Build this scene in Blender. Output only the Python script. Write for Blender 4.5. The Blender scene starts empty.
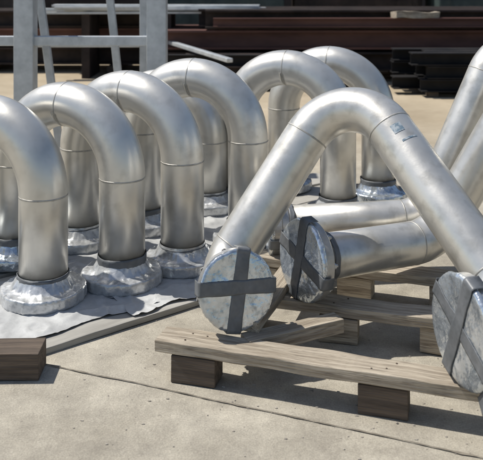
import bpy, bmesh, math, random
from mathutils import Vector, Matrix, noise
random.seed(7)
S=bpy.context.scene
C=S.collection

# ---------------------------------------------------------------- materials
def mat(name, col, rough=.6, metal=0., col2=None, scale=5., detail=4, bump=0., bscale=40., stretch=(1,1,1), col3=None, rvar=0., bdist=.01, spec=.5, contrast=(.35,.65)):
    m=bpy.data.materials.new(name); m.use_nodes=True
    nt=m.node_tree; n=nt.nodes; l=nt.links
    b=n['Principled BSDF']
    b.inputs['Roughness'].default_value=rough; b.inputs['Metallic'].default_value=metal
    b.inputs['Specular IOR Level'].default_value=spec
    b.inputs['Base Color'].default_value=(*col,1)
    tc=n.new('ShaderNodeTexCoord'); mp=n.new('ShaderNodeMapping'); mp.inputs['Scale'].default_value=stretch
    l.new(tc.outputs['Object'],mp.inputs['Vector'])
    if col2:
        nz=n.new('ShaderNodeTexNoise'); nz.inputs['Scale'].default_value=scale; nz.inputs['Detail'].default_value=detail; nz.inputs['Roughness'].default_value=.65
        l.new(mp.outputs[0],nz.inputs['Vector'])
        cr=n.new('ShaderNodeValToRGB'); cr.color_ramp.elements[0].position=contrast[0]; cr.color_ramp.elements[1].position=contrast[1]
        cr.color_ramp.elements[0].color=(*col,1); cr.color_ramp.elements[1].color=(*col2,1)
        l.new(nz.outputs['Fac'],cr.inputs[0]); out=cr.outputs[0]
        if col3:
            n2=n.new('ShaderNodeTexNoise'); n2.inputs['Scale'].default_value=scale*4.3; n2.inputs['Detail'].default_value=5
            l.new(mp.outputs[0],n2.inputs['Vector'])
            c2=n.new('ShaderNodeValToRGB'); c2.color_ramp.elements[0].position=.52; c2.color_ramp.elements[1].position=.72
            l.new(n2.outputs['Fac'],c2.inputs[0])
            mx=n.new('ShaderNodeMix'); mx.data_type='RGBA'; l.new(c2.outputs[0],mx.inputs[0]); l.new(out,mx.inputs[6]); mx.inputs[7].default_value=(*col3,1)
            out=mx.outputs[2]
        l.new(out,b.inputs['Base Color'])
        if rvar:
            mr=n.new('ShaderNodeMapRange'); mr.inputs['To Min'].default_value=rough-rvar; mr.inputs['To Max'].default_value=rough+rvar
            mr.inputs['From Min'].default_value=.3; mr.inputs['From Max'].default_value=.7
            l.new(nz.outputs['Fac'],mr.inputs['Value']); l.new(mr.outputs[0],b.inputs['Roughness'])
    if bump:
        nb=n.new('ShaderNodeTexNoise'); nb.inputs['Scale'].default_value=bscale; nb.inputs['Detail'].default_value=4
        l.new(mp.outputs[0],nb.inputs['Vector'])
        bp=n.new('ShaderNodeBump'); bp.inputs['Strength'].default_value=bump; bp.inputs['Distance'].default_value=bdist
        l.new(nb.outputs['Fac'],bp.inputs['Height']); l.new(bp.outputs[0],b.inputs['Normal'])
    return m

M_pipe=mat('stainless_dull',(.60,.58,.53),.37,.66,(.71,.69,.64),3,4,.08,160,col3=(.55,.53,.485),rvar=.05,bdist=.002)
M_pipe2=mat('stainless_handled',(.57,.55,.50),.35,.68,(.71,.685,.63),3.5,5,.1,120,col3=(.49,.47,.42),rvar=.07,bdist=.002)
M_weld=mat('weld_discoloured',(.33,.32,.29),.5,.55,(.48,.46,.42),30,4)
M_tape=mat('duct_tape',(.085,.092,.098),.45,.05,(.15,.157,.165),12,4,.4,60,bdist=.003)
M_foil=mat('foil_and_film_cover',(.46,.51,.56),.20,.75,(.72,.76,.79),9,4,.7,17,rvar=.08,bdist=.012,col3=(.30,.35,.40))
M_wrapb=mat('grey_film_wrap',(.46,.465,.465),.30,.5,(.66,.665,.66),9,4,.5,22,rvar=.1,bdist=.008,col3=(.33,.335,.335))
M_rim=mat('flange_steel',(.40,.395,.38),.4,.7,(.55,.54,.52),14,4)
M_film=mat('plastic_film',(.36,.36,.355),.42,.0,(.52,.52,.505),4,5,.5,14,bdist=.015,rvar=.1,spec=.5)
M_wood=mat('old_pallet_wood',(.25,.205,.15),.88,0,(.47,.405,.315),7,7,.9,26,stretch=(.35,7,7),col3=(.15,.12,.09),bdist=.008,contrast=(.38,.6))
M_woodd=mat('dark_timber',(.06,.045,.034),.88,0,(.16,.12,.088),7,7,.9,26,stretch=(.35,7,7),bdist=.008)
M_board=mat('weathered_plank',(.27,.255,.225),.8,0,(.40,.38,.34),4,6,.4,30,stretch=(.6,5,5),bdist=.004)
M_alu=mat('galvanised_frame',(.42,.44,.45),.5,.45,(.56,.58,.59),9,4)
M_rust=mat('red_primer_steel',(.085,.037,.029),.7,.1,(.15,.07,.053),3,5,.2,30,stretch=(.4,1,1))
M_black=mat('black_steel',(.010,.010,.011),.75,.0,(.022,.020,.019),3,5,spec=.2)
M_dark=mat('dark_brown_steel',(.018,.014,.013),.75,.1,(.05,.036,.030),3,5,spec=.3)
M_pale=mat('pale_flat_bar',(.42,.44,.45),.5,.3,(.60,.61,.60),4,4)
M_tarp=mat('dark_green_cover',(.02,.035,.035),.6,0,(.05,.07,.065),3,4)
M_label=mat('blue_grey_label',(.14,.20,.25),.5,.1,(.34,.38,.41),50,4,contrast=(.45,.55))
M_wall=mat('dark_cladding',(.03,.025,.022),.8,0,(.055,.045,.038),1.5,4)
M_joint=mat('joint_dirt',(.10,.085,.065),.95,0,(.24,.21,.165),14,5)
M_stone=mat('grit',(.24,.21,.18),.9,0,(.42,.38,.32),8,4)
M_nail=mat('nail_steel',(.06,.045,.035),.6,.5,(.1,.07,.05),50,3)

def ground_mat():
    m=bpy.data.materials.new('yard_concrete'); m.use_nodes=True
    nt=m.node_tree; n=nt.nodes; l=nt.links; b=n['Principled BSDF']
    b.inputs['Roughness'].default_value=.9; b.inputs['Specular IOR Level'].default_value=.25
    tc=n.new('ShaderNodeTexCoord')
    def nz(s,d=5,r=.6):
        x=n.new('ShaderNodeTexNoise'); x.inputs['Scale'].default_value=s; x.inputs['Detail'].default_value=d; x.inputs['Roughness'].default_value=r
        l.new(tc.outputs['Object'],x.inputs['Vector']); return x
    def ramp(src,p0,p1,c0,c1):
        r=n.new('ShaderNodeValToRGB'); r.color_ramp.elements[0].position=p0; r.color_ramp.elements[1].position=p1
        r.color_ramp.elements[0].color=(*c0,1); r.color_ramp.elements[1].color=(*c1,1); l.new(src,r.inputs[0]); return r
    def mix(f,a,bb,mode='MIX'):
        x=n.new('ShaderNodeMix'); x.data_type='RGBA'; x.blend_type=mode
        if hasattr(f,'default_value'): l.new(f,x.inputs[0])
        else: x.inputs[0].default_value=f
        l.new(a,x.inputs[6])
        if isinstance(bb,tuple): x.inputs[7].default_value=(*bb,1)
        else: l.new(bb,x.inputs[7])
        return x.outputs[2]
    a=ramp(nz(.9,7,.72).outputs['Fac'],.36,.64,(.33,.30,.245),(.49,.452,.378))
    b2=ramp(nz(6,7,.8).outputs['Fac'],.32,.70,(.72,.71,.70),(1.13,1.12,1.09))
    c=mix(1.0,a.outputs[0],b2.outputs[0],'MULTIPLY')
    f=ramp(nz(170,2).outputs['Fac'],.3,.7,(.80,.80,.80),(1.14,1.14,1.14))
    c=mix(1.0,c,f.outputs[0],'MULTIPLY')
    st=ramp(nz(2.3,7,.8).outputs['Fac'],.54,.68,(0,0,0),(.65,.65,.65))
    c=mix(st.outputs[0],c,(.21,.186,.15))
    pk=ramp(nz(38,4,.7).outputs['Fac'],.64,.70,(0,0,0),(.7,.7,.7))
    c=mix(pk.outputs[0],c,(.17,.15,.125))
    sx=n.new('ShaderNodeSeparateXYZ'); l.new(tc.outputs['Object'],sx.inputs[0])
    mr=n.new('ShaderNodeMapRange'); mr.inputs['From Min'].default_value=5.2; mr.inputs['From Max'].default_value=8
    l.new(sx.outputs['Y'],mr.inputs['Value'])
    sand=ramp(nz(.9,6,.7).outputs['Fac'],.3,.7,(.31,.25,.17),(.48,.40,.285))
    c=mix(mr.outputs[0],c,sand.outputs[0])
    l.new(c,b.inputs['Base Color'])
    bp=n.new('ShaderNodeBump'); bp.inputs['Strength'].default_value=.6; bp.inputs['Distance'].default_value=.006
    l.new(nz(60,5,.7).outputs['Fac'],bp.inputs['Height']); l.new(bp.outputs[0],b.inputs['Normal'])
    return m
M_ground=ground_mat()

# ---------------------------------------------------------------- helpers
def empty(name,loc=(0,0,0),rz=0.):
    e=bpy.data.objects.new(name,None); e.location=loc; e.rotation_euler=(0,0,rz); e.empty_display_size=.1
    C.objects.link(e); return e
def world_parent(o,e):
    o.parent=e
    o.matrix_parent_inverse=(Matrix.Translation(e.location)@Matrix.Rotation(e.rotation_euler.z,4,'Z')).inverted()
def mesh(name,verts,faces,m,smooth=False,parent=None,wp=True):
    me=bpy.data.meshes.new(name); me.from_pydata([tuple(v) for v in verts],[],faces); me.update()
    o=bpy.data.objects.new(name,me); C.objects.link(o); me.materials.append(m)
    bm=bmesh.new(); bm.from_mesh(me); bmesh.ops.recalc_face_normals(bm,faces=bm.faces); bm.to_mesh(me); bm.free()
    if smooth:
        for p in me.polygons: p.use_smooth=True
    if parent:
        if wp: world_parent(o,parent)
        else: o.parent=parent
    return o
def path(pts,R,step=.02):
    pts=[Vector(p) for p in pts]
    Rs=R if isinstance(R,(list,tuple)) else [R]*(len(pts)-2)
    out=[pts[0]]; marks=[]
    for i in range(1,len(pts)-1):
        p=pts[i]; d1=(p-pts[i-1]).normalized(); d2=(pts[i+1]-p).normalized()
        phi=d1.angle(d2); r=Rs[i-1]; t=r*math.tan(phi/2)
        a=p-d1*t; ax=d1.cross(d2).normalized(); c=a+ax.cross(d1)*r
        n=max(8,int(phi/math.radians(4)))
        marks.append((a,d1)); 
        for k in range(n+1):
            q=Matrix.Rotation(phi*k/n,3,ax)@(a-c)+c
            if (q-out[-1]).length>1e-4: out.append(q)
        marks.append((out[-1],d2))
    out.append(pts[-1]); return out,marks
def sweep(name,cl,rad,m,parent,seg=48,wall=.012):
    verts=[];faces=[]
    n=len(cl); T=[]
    for i in range(n):
        a=cl[max(0,i-1)];b=cl[min(n-1,i+1)]; T.append((b-a).normalized())
    u=T[0].orthogonal().normalized(); frames=[]
    for i in range(n):
        if i: 
            q=T[i-1].rotation_difference(T[i]); u=(q@u).normalized()
        frames.append((u.copy(),T[i].cross(u).normalized()))
    order=[(i,rad) for i in range(n)]+[(n-1,rad-wall),(n-2,rad-wall)]
    order=[(1,rad-wall),(0,rad-wall)]+order
    for i,r in order:
        uu,vv=frames[i]
        for k in range(seg):
            a=2*math.pi*k/seg; verts.append(cl[i]+uu*(r*math.cos(a))+vv*(r*math.sin(a)))
    for j in range(len(order)-1):
        for k in range(seg):
            k2=(k+1)%seg; faces.append((j*seg+k,j*seg+k2,(j+1)*seg+k2,(j+1)*seg+k))
    return mesh(name,verts,faces,m,True,parent)
def ring(name,c,d,rad,w,m,parent,seg=48,wob=.0015):
    d=Vector(d).normalized(); u=d.orthogonal().normalized(); v=d.cross(u)
    prof=[(-w/2,-.006),(-w/2,0),(-w/4,.0010),(w/4,.0010),(w/2,0),(w/2,-.006)]
    verts=[];faces=[]
    for k in range(seg):
        a=2*math.pi*k/seg
        for z,dr in prof:
            s=wob*noise.noise(Vector((k*.7,z*200,c[0]*10)))
            verts.append(Vector(c)+d*(z+s)+(u*math.cos(a)+v*math.sin(a))*(rad+dr+abs(s)))
    P=len(prof)
    for k in range(seg):
        k2=(k+1)%seg
        for j in range(P-1): faces.append((k*P+j,k2*P+j,k2*P+j+1,k*P+j+1))
    return mesh(name,verts,faces,m,True,parent)
def frame(c,axis,spin=0):
    d=Vector(axis).normalized(); up=Vector((0,0,1)) if abs(d.z)<.9 else Vector((0,1,0))
    x=up.cross(d).normalized(); y=d.cross(x)
    return Matrix.Translation(c)@Matrix((( x.x,y.x,d.x,0),(x.y,y.y,d.y,0),(x.z,y.z,d.z,0),(0,0,0,1)))@Matrix.Rotation(spin,4,'Z')
def revolve(name,Mx,prof,m,parent,seg=64):
    vs=[];fs=[]
    for rr,z in prof:
        for k in range(seg):
            a=2*math.pi*k/seg; vs.append(Mx@Vector((rr*math.cos(a),rr*math.sin(a),z)))
    for j in range(len(prof)-1):
        for k in range(seg): fs.append((j*seg+k,j*seg+(k+1)%seg,(j+1)*seg+(k+1)%seg,(j+1)*seg+k))
    return mesh(name,vs,fs,m,False,parent)
def wrap(c,axis,r,thick,rp,seed,parent,cross=True,amp=.003,spin=0.2,seg=120,collar=.05,neck=.05,m=None):
    Mx=frame(c,axis,spin); m=m or M_foil
    face=[(0.0,0)]+[(r*f,0) for f in (.08,.16,.24,.32,.4,.48,.56,.64,.72,.8,.88,.94)]+[(r*.98,.002),(r,.007)]
    if cross:
        prof=face+[(r*1.005,thick*.3),(r*1.005,thick*.55),(r*.99,thick*.62),(r*.93,thick*.64)]
        f0=thick*.62
        revolve('flange_ring',Mx,[(r*.90,f0),(r*.975,f0),(r*.985,f0+.003),(r*.985,f0+.035),(r*.975,f0+.038),(rp*1.38,f0+.038),(rp*1.18,f0+.05),(rp+.004,f0+.085),(rp+.0005,f0+.09)],M_rim,parent)
        z0=f0+.088
        nb=8; vs=[];fs=[]
        for b in range(nb):
            an=2*math.pi*(b+.5)/nb; cx,cy=(r*.5+rp*.66)*math.cos(an),(r*.5+rp*.66)*math.sin(an)
            for (rr,za,zb,ns) in ((.0125,f0+.038,f0+.051,6),(.0065,f0+.051,f0+.062,10)):
                b0=len(vs)
                for z in (za,zb):
                    for k in range(ns):
                        a=2*math.pi*k/ns; vs.append(Mx@Vector((cx+rr*math.cos(a),cy+rr*math.sin(a),z)))
                for k in range(ns): fs.append((b0+k,b0+(k+1)%ns,b0+ns+(k+1)%ns,b0+ns+k))
                fs.append(tuple(b0+ns+k for k in range(ns)))
        mesh('flange_bolts',vs,fs,M_rim,False,parent)
    else:
        # film over the flange: crisp rim, flat top face, short hub
        prof=face+[(r*1.003,thick*.25),(r*1.003,thick*.5),(r*1.003,thick*.75),(r*.998,thick*.93),(r*.985,thick),
          (r*.93,thick+.002),(r*.86,thick+.003),(rp+(r-rp)*.55,thick+.005),(rp+(r-rp)*.42,thick+.008),(rp+(r-rp)*.30,thick+.016),(rp+.014,thick+neck),(rp+.006,thick+neck+.015),(rp+.004,thick+neck+.03)]
        z0=thick+neck*.6
    def disp(x,y,z):
        p=Vector((x,y,z))*13+Vector((seed*7.1,0,0)); q=Vector((x,y,z))*38+Vector((0,seed*3.3,0))
        return (noise.noise(p)*1.2+(abs(noise.noise(q))-.2)*1.1)*amp
    verts=[];faces=[]
    for j,(rr,z) in enumerate(prof):
        for k in range(seg):
            a=2*math.pi*(k+.5*(j%2))/seg
            x=rr*math.cos(a);y=rr*math.sin(a); d=disp(x,y,z)
            pl=abs(noise.noise(Vector((math.cos(a)*9,math.sin(a)*9,seed+z*9))))
            if rr<r*.95 and z<=.001: verts.append(Mx@Vector((x,y,d)))
            else:
                kk=0 if (rr<rp+.011 ) else 1
                s=1+kk*(pl*amp*2.0+d*1.2)/max(rr,.05)
                verts.append(Mx@Vector((x*s,y*s,z+kk*d*(1.4 if (rr<r*.96 and not cross) else 1))))
    for j in range(len(prof)-1):
        for k in range(seg):
            k2=(k+1)%seg
            a,b,c2,d2=j*seg+k,j*seg+k2,(j+1)*seg+k2,(j+1)*seg+k
            if j%2: faces+= [(a,b,c2),(a,c2,d2)]
            else: faces+= [(a,b,d2),(b,c2,d2)]
    o=mesh('foil_wrap',verts,faces,m,False,parent)
    bm=bmesh.new(); bm.from_mesh(o.data); bmesh.ops.remove_doubles(bm,verts=bm.verts,dist=1e-5); bmesh.ops.recalc_face_normals(bm,faces=bm.faces); bm.to_mesh(o.data); bm.free()
    for p in o.data.polygons: p.use_smooth=True
    verts=[];faces=[]; n=56; J=6
    for j in range(J):
        for k in range(n):
            a=2*math.pi*k/n; rr=rp+.008+.003*noise.noise(Vector((math.cos(a)*4,math.sin(a)*4,j*.9+seed)))
            verts.append(Mx@Vector((rr*math.cos(a),rr*math.sin(a),z0+collar*j/(J-1)+.005*noise.noise(Vector((math.cos(a)*2,math.sin(a)*2,seed))))))
    for j in range(J-1):
        for k in range(n): faces.append((j*n+k,j*n+(k+1)%n,(j+1)*n+(k+1)%n,(j+1)*n+k))
    t=mesh('tape_collar',verts,faces,M_tape,True,parent)
    sd=t.modifiers.new('s','SOLIDIFY'); sd.thickness=.003
    if cross:
        for q,(ang,off) in enumerate(((0,.004),(math.pi/2-.12,-.012))):
            w=.027; verts=[];faces=[]; L=[]
            e=r+.008
            N=36
            L.append((-e,thick*.62+.03)); L.append((-e,thick*.5)); L.append((-e,.004))
            for i in range(N+1): L.append((-r+2*r*i/N,-.0022-.0010*q))
            L.append((e,.004)); L.append((e,thick*.5)); L.append((e,thick*.62+.03))
            Wn=9
            R=Matrix.Rotation(ang,4,'Z')
            for (x,z) in L:
                for j in range(Wn):
                    y=off+(-w+2*w*j/(Wn-1))*(1+.12*noise.noise(Vector((x*20,seed,q))))
                    p=R@Vector((x,y,0)); d=disp(p.x,p.y,0) if abs(x)<r*.97 else 0
                    verts.append(Mx@Vector((p.x,p.y,z+d)))
            for i in range(len(L)-1):
                for j in range(Wn-1): faces.append((i*Wn+j,i*Wn+j+1,(i+1)*Wn+j+1,(i+1)*Wn+j))
            t=mesh('tape_strip',verts,faces,M_tape,True,parent)
            sd=t.modifiers.new('s','SOLIDIFY'); sd.thickness=.0008; sd.offset=0
def board(name,size,loc,m,parent=None,rot=(0,0,0),wob=.003,bev=.003,cut=14):
    bm=bmesh.new(); bmesh.ops.create_cube(bm,size=1)
    ed=[e for e in bm.edges if abs((e.verts[0].co-e.verts[1].co).x)>.5]
    bmesh.ops.subdivide_edges(bm,edges=ed,cuts=cut,use_grid_fill=True)
    s=Vector(size); sd=random.random()*50
    for v in bm.verts:
        v.co=Vector((v.co.x*s.x,v.co.y*s.y,v.co.z*s.z))
        nn=noise.noise_vector(v.co*6+Vector((sd,0,0)))*wob
        v.co+=Vector((nn.x*.5,nn.y,nn.z))
    bmesh.ops.recalc_face_normals(bm,faces=bm.faces)
    me=bpy.data.meshes.new(name); bm.to_mesh(me); bm.free(); me.materials.append(m)
    o=bpy.data.objects.new(name,me); C.objects.link(o); o.location=loc; o.rotation_euler=rot
    if bev:
        b=o.modifiers.new('b','BEVEL'); b.width=bev; b.segments=2; b.limit_method='ANGLE'; b.angle_limit=math.radians(50)
    if parent: o.parent=parent
    return o

# ---------------------------------------------------------------- ground
v=[(-150,-20,0),(150,-20,0),(150,250,0),(-150,250,0)]
mesh('ground',v,[(0,1,2,3)],M_ground)
def joint(name,a,b,w=.005):
    a=Vector((*a,.004));b=Vector((*b,.004)); n=160; d=(b-a); t=Vector((-d.y,d.x,0)).normalized(); vs=[];fs=[]
    for i in range(n+1):
        p=a+d*i/n+t*.008*noise.noise(Vector((i*.09,a.x,0)))+t*.002*noise.noise(Vector((i*.8,a.x,0))); ww=w*(.35+1.1*abs(noise.noise(Vector((i*.5,3,a.y)))))
        vs+=[p-t*ww,p+t*ww]
    for i in range(n): fs.append((2*i,2*i+2,2*i+3,2*i+1))
    return mesh(name,vs,fs,M_joint)
joint('pavement_joint',(-2.6,3.665),(1.9,1.95))
joint('pavement_joint',(-3.5,1.3),(-1.0,2.9),.004)

# ---------------------------------------------------------------- row of return bends
D=.11
def ubend(loc,top,theta,seed,base=.035,W=.66,rp=D,m=M_pipe):
    e=empty('return_bend_pipe',(loc[0],loc[1],0))
    x,y=loc; th=math.radians(theta); dx,dy=-W*math.cos(th),W*math.sin(th)
    h=top-rp
    cl,mk=path([(x,y,base+.02),(x,y,h),(x+dx,y+dy,h),(x+dx,y+dy,base+.02)],W/2*.998)
    sweep('pipe_body',cl,rp,m,e)
    for k,(p,d) in enumerate(mk):
        if k in(0,3,1): ring('weld_bead',p,d,rp,.008,M_weld,e)
    for i,(px,py) in enumerate(((x,y),(x+dx,y+dy))):
        wrap((px,py,base),(0,0,1),.190,.056,rp,seed+i*.37,e,cross=False,amp=.0036,spin=seed,collar=.03+.035*((seed*3+i)%1),neck=.035,m=M_wrapb if int(seed*10+i)%3 else M_foil)
    return e
ubend((-.905,3.50),.945,25,1.1)
ubend((-.575,3.69),.975,26,2.3)
ubend((-.301,3.90),1.005,28,3.7)
ubend((.036,4.22),1.04,22,4.9)
ubend((.592,4.70),1.04,22,5.2)
ubend((.906,5.08),1.03,22,6.6)
ubend((-.205,4.86),.90,22,7.4)

# dunnage planks under row
e=empty('dunnage_boards',(-.6,3.6,0),math.radians(38))
for i,(yy,L,x0,mm) in enumerate(((-.21,2.2,.05,M_board),(.06,3.3,.5,M_board),(.34,3.3,.45,M_board),(.62,3.0,.6,M_board),(.90,2.7,.9,M_board))):
    board('plank',(L,.25,.026),(x0,yy,.015),mm,e,rot=(0,0,math.radians(random.uniform(-1,1))),cut=30)

def film(name,cx,cy,w,h,rz,seed,m=M_film,z=.034,amp=.010):
    vs=[];fs=[];nx,ny=90,64; R=Matrix.Rotation(rz,3,'Z')
    for j in range(ny+1):
        for i in range(nx+1):
            a=i/nx-.5;b=j/ny-.5
            ex=1+.10*noise.noise(Vector((b*5,seed,1))); ey=1+.14*noise.noise(Vector((a*5,seed,2)))
            p=R@Vector((a*w*ex,b*h*ey,0)); q=Vector((p.x*9,p.y*9,seed))
            f=1-abs(noise.noise(q))*2.2; 
            zz=amp*max(0,f)**2+amp*.5*abs(noise.noise(q*3))
            vs.append((cx+p.x,cy+p.y,z+zz))
    for j in range(ny):
        for i in range(nx):
            a=j*(nx+1)+i; fs.append((a,a+1,a+nx+2,a+nx+1))
    return mesh(name,vs,fs,m,True)
film('plastic_film',-.95,3.42,1.15,.62,math.radians(34),1.3)
film('plastic_film',-.30,3.84,.9,.62,math.radians(38),4.3)
film('plastic_film',.0,4.55,.9,.9,math.radians(38),6.3)
film('plastic_film',-.75,4.15,.9,.55,math.radians(38),9.3)

# ---------------------------------------------------------------- large bends on pallet
rb=.095
def bend(name,pts,R,m,flanges,welds=True):
    e=empty(name,(pts[0][0],pts[0][1],0))
    cl,mk=path(pts,R); sweep('pipe_body',cl,rb,m,e)
    for p,d in mk: ring('weld_bead',p,d,rb,.007,M_weld,e)
    for (c,ax,r,sd,sp) in flanges: wrap(c,ax,r,.034,rb,sd,e,True,.0028,sp,collar=.025,neck=.045)
    return e,cl
A0=Vector((-.013,2.9,.312)); L=Vector((-.092,3.13,.280)); AP=Vector((.466,3.35,1.093)); Rr=Vector((.955,2.57,.345)); B0=Vector((.71,2.50,.345))
big,clb=bend('large_pipe_bend',[A0+(L-A0)*.08,L,AP,Rr,B0+(Rr-B0)*.08],[.12,.215,.15],M_pipe2,
    [(A0,L-A0,.148,11.2,1.75),(B0,Rr-B0,.178,12.9,.5)])
C0=Vector((.245,3.19,.32)); C1=Vector((.90,3.56,.28))
bend('large_pipe_bend',[C0+(C1-C0)*.04,C1,(1.46,3.5,1.30),(2.15,3.2,.33),(1.95,2.95,.33)],[.2,.25,.12],M_pipe2,
    [(C0,C1-C0,.165,14.1,.3),(Vector((1.95,2.95,.33)),Vector((.2,.25,0)),.16,15.5,.3)])
D0=Vector((.12,3.83,.255)); D1=Vector((.94,3.93,.265))
bend('large_pipe_bend',[D0+(D1-D0)*.04,D1,(1.44,4.02,1.36),(2.3,3.9,.33),(2.1,3.7,.33)],[.2,.25,.12],M_pipe2,
    [(D0,D1-D0,.155,17.1,.3),(Vector((2.1,3.7,.33)),Vector((.2,.2,0)),.16,18.5,.3)])
F0=Vector((.765,2.32,.225))
bend('large_pipe_bend',[F0+Vector((.02,0,0)),(1.25,2.38,.225),(1.55,2.5,1.1),(2.1,2.5,.3),(2.1,2.3,.3)],[.15,.2,.12],M_pipe2,
    [(F0,Vector((1,.1,0)),.125,19.7,.9)])

t=(Rr-AP).normalized(); side=t.cross(Vector((0,0,1))).normalized(); upn=side.cross(t).normalized()
def patch(s0,s1,a0,a1,name='pipe_label'):
    vs=[];fs=[];n=10
    for i in range(2):
        c=AP+t*(s0 if i==0 else s1)
        for k in range(n+1):
            a=math.radians(a0+(a1-a0)*k/n); vs.append(c+(upn*math.cos(a)+side*math.sin(a))*(rb+.0015))
    for k in range(n): fs.append((k,k+1,n+2+k,n+1+k))
    mesh(name,vs,fs,M_label,True,big)
patch(.375,.415,18,45)
patch(.45,.458,0,40,'tape_mark')

# ---------------------------------------------------------------- pallet
pl=empty('wooden_pallet',(-.325,2.85,0),math.radians(-17.2))
TZ=.107
for i,(yy,L,x0,w) in enumerate(((.06,1.16,.58,.12),(.55,.98,.66,.12),(.98,1.12,.60,.12))):
    board('deck_board_%d'%i,(L,w,.042),(x0,yy,TZ+.021),M_wood,pl,rot=(0,0,math.radians(random.uniform(-.6,.6))),wob=.005,cut=40)
for i,(x,y,sx,sy) in enumerate(((.15,.055,.17,.10),(.84,.055,.17,.10),(.60,.53,.16,.10),(.2,.55,.14,.1),(1.0,.55,.14,.1),(.15,.98,.16,.1),(.6,.98,.16,.1),(1.02,.98,.16,.1))):
    board('block_%d'%i,(sx,sy,.1),(x,y,.053),M_wood if i not in(0,1) else M_woodd,pl,rot=(0,0,math.radians(random.uniform(-4,4))),wob=.004,cut=4)
board('stringer_left',(.80,.085,.04),(.33,.56,TZ+.0645),M_wood,pl,rot=(0,0,math.radians(88)),wob=.004)
board('chock_bar',(.42,.075,.055),(.47,.26,TZ+.018),M_wood,pl,rot=(0,0,math.radians(44)),wob=.004)
vs=[];fs=[]
for (nx_,ny_) in ((.11,.035),(.18,.085),(.80,.03),(.88,.09),(.12,.09),(.85,.045),(.58,.52),(.63,.58)):
    b0=len(vs)
    for z,rr in ((TZ+.036,.0035),(TZ+.0440,.0035),(TZ+.0448,.0025)):
        for k in range(10):
            a=2*math.pi*k/10; vs.append((nx_+rr*math.cos(a),ny_+rr*math.sin(a),z))
    for j in range(2):
        for k in range(10): fs.append((b0+j*10+k,b0+j*10+(k+1)%10,b0+(j+1)*10+(k+1)%10,b0+(j+1)*10+k))
    fs.append(tuple(b0+20+k for k in range(10)))
mesh('nail_heads',vs,fs,M_nail,False,pl,wp=False)

board('timber_baulk',(.46,.13,.10),(-.985,2.90,.052),M_woodd,None,rot=(0,0,math.radians(2)),wob=.004,cut=8)

# grit and chips
bm=bmesh.new()
for i in range(520):
    x=random.uniform(-2,2); y=random.uniform(2.2,5.5)
    if random.random()<.5: x=random.gauss(.5,.5); y=random.gauss(2.75,.3)
    s=random.uniform(.001,.0035)
    if random.random()<.02: s*=1.8
    r=bmesh.ops.create_icosphere(bm,subdivisions=1,radius=s,matrix=Matrix.Translation((x,y,s*.5))@Matrix.Diagonal((random.uniform(.8,2.6),1,.7,1)))
    for vv in r['verts']: vv.co+=Vector((random.uniform(-1,1),random.uniform(-1,1),random.uniform(-1,1)))*s*.25
me=bpy.data.meshes.new('gravel'); bm.to_mesh(me); bm.free(); me.materials.append(M_stone); C.objects.link(bpy.data.objects.new('gravel',me))

# ---------------------------------------------------------------- galvanised rack
rk=empty('metal_storage_rack',(-1.2,6,0))
def sqbar(name,a,b,w,m=M_alu,parent=rk,h=None):
    a=Vector(a);b=Vector(b); d=b-a; o=board(name,(d.length,w,h or w),(a+b)/2,m,None,wob=.0006,bev=.006,cut=2)
    o.rotation_mode='QUATERNION'; o.rotation_quaternion=d.to_track_quat('X','Z'); world_parent(o,parent) if parent else None
    return o
for (x,y) in ((-1.69,6),(-.66,6.0),(-1.95,7.1),(-.9,7.1),(-2.9,6.0)):
    sqbar('post',(x,y,0.0),(x,y,1.9),.15 if y<6.5 else .08)
for z in (1.0,.07,1.75):
    sqbar('rail',(-2.84,6,z),(-1.76,6,z),.075); sqbar('rail',(-1.62,6,z),(-.73,6,z),.075)
    sqbar('rail',(-1.91,7.1,z-.12),(-.94,7.1,z-.12),.06)
    sqbar('side_rail',(-1.71,6.07,z-.06),(-1.93,7.06,z-.06),.05); sqbar('side_rail',(-.68,6.07,z-.06),(-.88,7.06,z-.06),.05)
sqbar('brace',(-1.5,6.35,0.04),(-1.72,6.35,1.7),.06)
sqbar('brace',(-1.15,6.45,1.72),(-.97,6.45,0.04),.06)

# ---------------------------------------------------------------- background steel stacks
def ibeam(name,a,b,h,w,m,parent,tf=.03):
    a=Vector(a);b=Vector(b); d=(b-a).normalized(); s=Vector((-d.y,d.x,0))
    pr=[(-w/2,0),(w/2,0),(w/2,tf),(tf/2,tf),(tf/2,h-tf),(w/2,h-tf),(w/2,h),(-w/2,h),(-w/2,h-tf),(-tf/2,h-tf),(-tf/2,tf),(-w/2,tf)]
    vs=[p+s*x+Vector((0,0,z)) for p in (a,b) for x,z in pr]; n=12
    fs=[(k,(k+1)%n,n+(k+1)%n,n+k) for k in range(n)]+[tuple(range(n)),tuple(range(n,2*n))]
    return mesh(name,vs,fs,m,False,parent)
st=empty('stacked_steel_beams',(2.5,11.5,0))
for x in (-1,.6,2.4,4.2,6): board('bearer',(.15,1.8,.16),(x-2.5,.3,.08),M_woodd,st)
for r,(z,m) in enumerate(((.16,M_dark),(.47,M_rust),(.76,M_dark))):
    for c in range(4):
        ibeam('beam',(-1.15+random.uniform(-.25,.1)+(.6 if r==2 else 0),11.0+c*.36,z),(7.2+random.uniform(-.3,.3),11.05+c*.36,z),.27,.26,m,st)
ibeam('beam',(-.4,10.85,.79),(6.9,10.75,.80),.13,.16,M_rust,st,.015)
st=empty('stacked_steel_beams',(-3,12,0))
for r,(z,m) in enumerate(((.12,M_dark),(.42,M_rust),(.70,M_dark))):
    for c in range(3):
        ibeam('beam',(-7,12.2+c*.36,z),(-1.2+random.uniform(-.2,.2),12.2+c*.36,z),.27,.26,m,st)
for x in (-6,-4,-2): board('bearer',(.15,1.4,.12),(x+3,.5,.06),M_woodd,st)
fb=empty('flat_bar_bundle',(-1.3,11.7,0))
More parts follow.
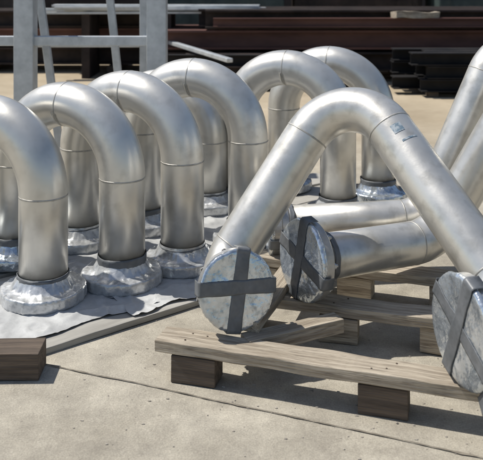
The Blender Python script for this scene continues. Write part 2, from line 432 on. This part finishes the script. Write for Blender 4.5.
for i in range(14):
    board('flat_bar',(random.uniform(2.6,3.4),.13,.03),(random.uniform(-.2,.3),-.35+.16*(i%5),.97+.04*(i//5)+.012*(i%2)),M_pale,fb,rot=(0,0,math.radians(random.uniform(-6,5))),wob=.001)
for x in (-1.0,.2,1.2): board('trestle',(.12,.8,.95),(x,-.0,.475),M_dark,fb)
bs=empty('black_steel_sections',(4,9.8,0))
for i in range(3): board('bearer',(.12,.9,.07),(-1.6+1.5*i,.2,.035),M_woodd,bs)
for r in range(3):
    for c in range(3):
        ibeam('section',(1.95+random.uniform(-.12,.3)+r*.08,9.6+c*.27,.07+r*.165),(7.4,9.6+c*.27+random.uniform(-.03,.03),.07+r*.165),.155,.22,M_black,bs,.014)
board('timber_offcut',(.65,.22,.09),(-1.55,1.0,.965),M_wood,bs,rot=(0,0,.2),wob=.03)
rp2=empty('dark_channel_bundle',(.5,10.3,0))
for r in range(3):
    for i in range(4-r):
        ibeam('channel',(-1.05+random.uniform(-.15,.15)+.1*r,10.1+i*.13+r*.06,.02+.15*r),(1.75-.5*r,10.05+i*.13+r*.06,.02+.15*r),.145,.12,M_dark if (i+r)%2 else M_black,rp2,.012)
sqbar('loose_bar',(-1.02,11.0,.56),(-.14,9.3,.485),.08,M_alu,rp2,h=.05)
cv=empty('covered_machinery',(3,14.5,0))
for i in range(5):
    board('cover_panel',(2.4,1.0,1.6+.3*(i%2)),(-6+i*2.6,.2*(i%3),.82+.15*(i%2)),M_tarp if i%2 else M_dark,cv,wob=.08,bev=.05,cut=20)
wl=empty('warehouse_wall',(0,18,0))
vs=[];fs=[];n=260
for i in range(n+1):
    x=-26+i*.2; yy=18+(.05 if (i//2)%2 else 0)
    vs+=[(x,yy,0),(x,yy,5.5)]
for i in range(n): fs.append((2*i,2*i+2,2*i+3,2*i+1))
mesh('cladding',vs,fs,M_wall,False,wl)
board('roof_edge',(52,.4,.3),(0,.0,5.65),M_dark,wl,wob=0)

# ---------------------------------------------------------------- light
sd=Vector((-.70,.20,1.14)).normalized()
el=math.asin(sd.z); az=math.atan2(sd.x,sd.y)
w=bpy.data.worlds.new('World'); S.world=w; w.use_nodes=True
nt=w.node_tree; sky=nt.nodes.new('ShaderNodeTexSky'); sky.sky_type='NISHITA'; sky.sun_disc=False
sky.sun_elevation=el; sky.sun_rotation=az
bg=nt.nodes['Background']; bg.inputs['Strength'].default_value=.11; nt.links.new(sky.outputs[0],bg.inputs['Color'])
ld=bpy.data.lights.new('sun','SUN'); ld.energy=5; ld.angle=math.radians(.5); ld.color=(1,.965,.90)
lo=bpy.data.objects.new('sun',ld); C.objects.link(lo); lo.rotation_mode='QUATERNION'; lo.rotation_quaternion=sd.to_track_quat('Z','Y'); lo.location=(-5,3,8)

cd=bpy.data.cameras.new('camera'); cam=bpy.data.objects.new('camera',cd); C.objects.link(cam)
cam.location=(0,0,1.5); cam.rotation_euler=(math.radians(90),0,0)
cd.sensor_width=36; cd.lens=57.1; cd.shift_y=-.5238; cd.clip_end=600; cd.clip_start=.05
cd.dof.use_dof=True; cd.dof.focus_distance=3.3; cd.dof.aperture_fstop=5.0
S.camera=cam
S.view_settings.view_transform='Standard'; S.view_settings.look='None'; S.view_settings.exposure=0
